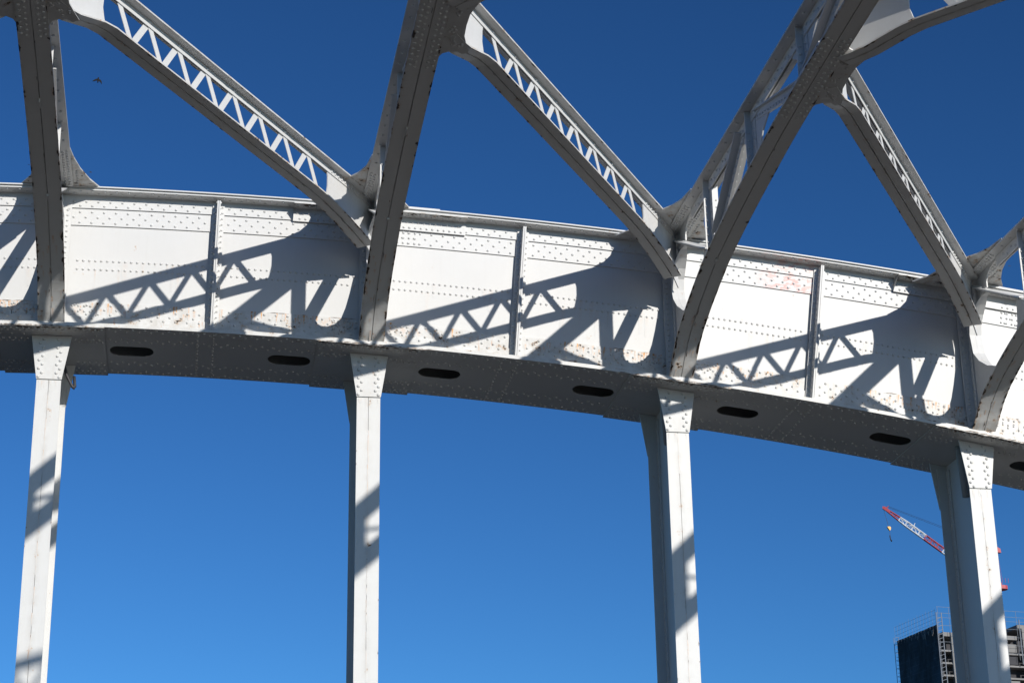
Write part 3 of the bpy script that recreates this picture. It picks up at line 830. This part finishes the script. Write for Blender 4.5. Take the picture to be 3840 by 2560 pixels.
m.tube([p+V((.1, 0, -.7)), p+V((.12, 0, -1.9))], .05, 5)
m.tube([p+V((.05, 0, -1.9)), p+V((.08, 0, -2.5)), p+V((.22, 0, -3.2)), p+V((.36, 0, -3.5)), p+V((.44, 0, -3.1))], .14, 6); m.build('hook', BLACK, cr)
# slewing deck, A-frame, mast
dk = Q(at(3742, 2196, DC))
m = MB(); hx = V((er.x, er.y, 0)).normalized(); hy = V((-hx.y, hx.x, 0)); c = dk
m.prism([c+hx*x+hy*y+V((0, 0, -.9)) for x, y in [(-5.0, -1.5), (1.2, -1.5), (2.0, -1.15), (2.4, -.5), (2.4, .5), (2.0, 1.15), (1.2, 1.5), (-5, 1.5)]], (0, 0, .9))
m.prism([c+hx*x+hy*y+V((0, 0, .02)) for x, y in [(-3.0, -1.2), (.4, -1.2), (1.2, 0), (.4, 1.2), (-3, 1.2)]], (0, 0, .7))
for k in range(7): m.tube([c+hx*(-3+.85*k)-hy*1.6+V((0, 0, .6)), c+hx*(-3+.85*k)-hy*1.6+V((0, 0, 1.7))], .05, 5)
m.build('machinery_deck', RED, cr)
m = MB(); af = Q(at(3746, 2062, DC))
m.tube([c+hx*-3.5, af-hx*1.0], .22, 6); m.tube([c+hx*1.5+V((0, 0, .6)), af-hx*.6], .03, 6)
m.prism([af+hx*x+V((0, -.5, z)) for x, z in [(-2.6, .1), (-1.2, 1.0), (.2, .3), (.35, -.7), (-1.2, -.6), (-2.4, -.4)]], (0, 1, 0)); m.build('mast_head', RED, cr)
m = MB()
for off in (0, .5): m.tube([hd-ax*.3+upv*(1.0-off*.5), af+hx*-.8+V((0, 0, .8-off))], .035, 5)
m.build('pendant_rope', BLACK, cr)
m = MB(); bt = dk-hx*2.4
for s in (-1, 1):
    for u in (-1, 1): m.tube([bt+hx*s*.9+hy*u*.9+V((0, 0, -1)), V((bt.x, bt.y, 0))+hx*s*.9+hy*u*.9], .16, 6)
zc = bt.z-1
while zc > 2:
    for s in (-1, 1): m.tube([V((bt.x, bt.y, zc))+hx*.9+hy*s*.9, V((bt.x, bt.y, zc-2))-hx*.9+hy*s*.9], .09, 5)
    zc -= 2
m.build('mast', RED, cr)

# --- bird
bp = at(367, 300, 70.)
m = MB(); r_ = V((.985, -.16, 0)); f_ = V((.10, .62, .78)).normalized(); s_ = .31/33*.0+1
def bd(x, y, dz=0): return r_*x*.0122 + V((0, .15, 1)).normalized()*y*.0122 + V((0, dz, 0))
body = [(-1.5, 2, .0), (0, 9, .02), (2.2, 4, .0), (3.5, -2, 0), (1.6, -9, -.01), (.2, -9.5, -.01), (-.6, -5, 0)]
m.tube([bd(1.5, 8.5), bd(1.2, 5), bd(.8, 0), (bd(.6, -5)), bd(.2, -10)], .028, 8)
lw = [(-.6, 5.0), (-5, 4.4), (-10.5, 1.6), (-17.5, -4.6), (-11, -4.2), (-5, -2.2), (-.4, -2.4)]
rw = [(1.8, 3.6), (6, 1.6), (10, -1.4), (12.8, -7.5), (13.8, -17.5), (9.5, -10.6), (6.7, -7.2), (4, -4.6), (1.4, -4.0)]
for w in (lw, rw): m.prism([bd(x, y, -.004) for x, y in w], (0, .03, 0))
bo = m.build('flying_bird', FEATHER); bo.location = bp
tag(bo, 'small black bird gliding with spread wings in the blue sky', 'bird')

# ================================================================== setting
m = MB(); m.add([(-9000, -9000, GZ), (9000, -9000, GZ), (9000, 9000, GZ), (-9000, 9000, GZ)], [(0, 1, 2, 3)])
tag(m.build('river', water_material()), kind='structure')
m = MB(); m.box((-60, -33, -13.2), (80, 3.4, -12.3)); tag(m.build('road', ASPH), kind='structure')

# ================================================================== camera, light, sky
cam = bpy.data.cameras.new('camera'); co = bpy.data.objects.new('camera', cam); COL.objects.link(co)
right, up, back = V(Rm[0]), -V(Rm[1]), -V(Rm[2])
M = Matrix.Identity(4)
for k in range(3): M[k][0], M[k][1], M[k][2], M[k][3] = right[k], up[k], back[k], CAM[k]
co.matrix_world = M
cam.sensor_width = 36; cam.lens = FPX/3840*36; cam.clip_end = 30000; cam.clip_start = .1
sc.camera = co

sv = V((.46, -1, .42)).normalized()
sun = bpy.data.lights.new('sun', 'SUN'); sun.energy = 4.9; sun.angle = math.radians(.53); sun.color = (1, .955, .885)
so = bpy.data.objects.new('sun', sun); COL.objects.link(so); so.rotation_euler = sv.to_track_quat('Z', 'Y').to_euler()

w = bpy.data.worlds.new('World'); sc.world = w; w.use_nodes = True
nt = w.node_tree; bg = nt.nodes['Background']
sky = nt.nodes.new('ShaderNodeTexSky'); sky.sky_type = 'NISHITA'; sky.sun_disc = False
sky.sun_elevation = math.asin(sv.z); sky.sun_rotation = math.atan2(sv.x, sv.y)
sky.air_density = 1.0; sky.dust_density = .3; sky.ozone_density = 6.8; sky.altitude = 800
gam = nt.nodes.new('ShaderNodeGamma'); gam.inputs['Gamma'].default_value = 1.42          # deep polarised blue
nt.links.new(sky.outputs[0], gam.inputs[0]); tint = nt.nodes.new('ShaderNodeMix'); tint.data_type = 'RGBA'; tint.blend_type = 'MULTIPLY'; tint.inputs[0].default_value = 1; tint.inputs[7].default_value = (.80, 1.0, .925, 1)
nt.links.new(gam.outputs[0], tint.inputs[6]); nt.links.new(tint.outputs[2], bg.inputs['Color']); bg.inputs['Strength'].default_value = .05
sc.view_settings.view_transform = 'Standard'; sc.view_settings.look = 'None'
sc.view_settings.exposure = .06; sc.view_settings.gamma = 1
sc.cycles.max_bounces = 6
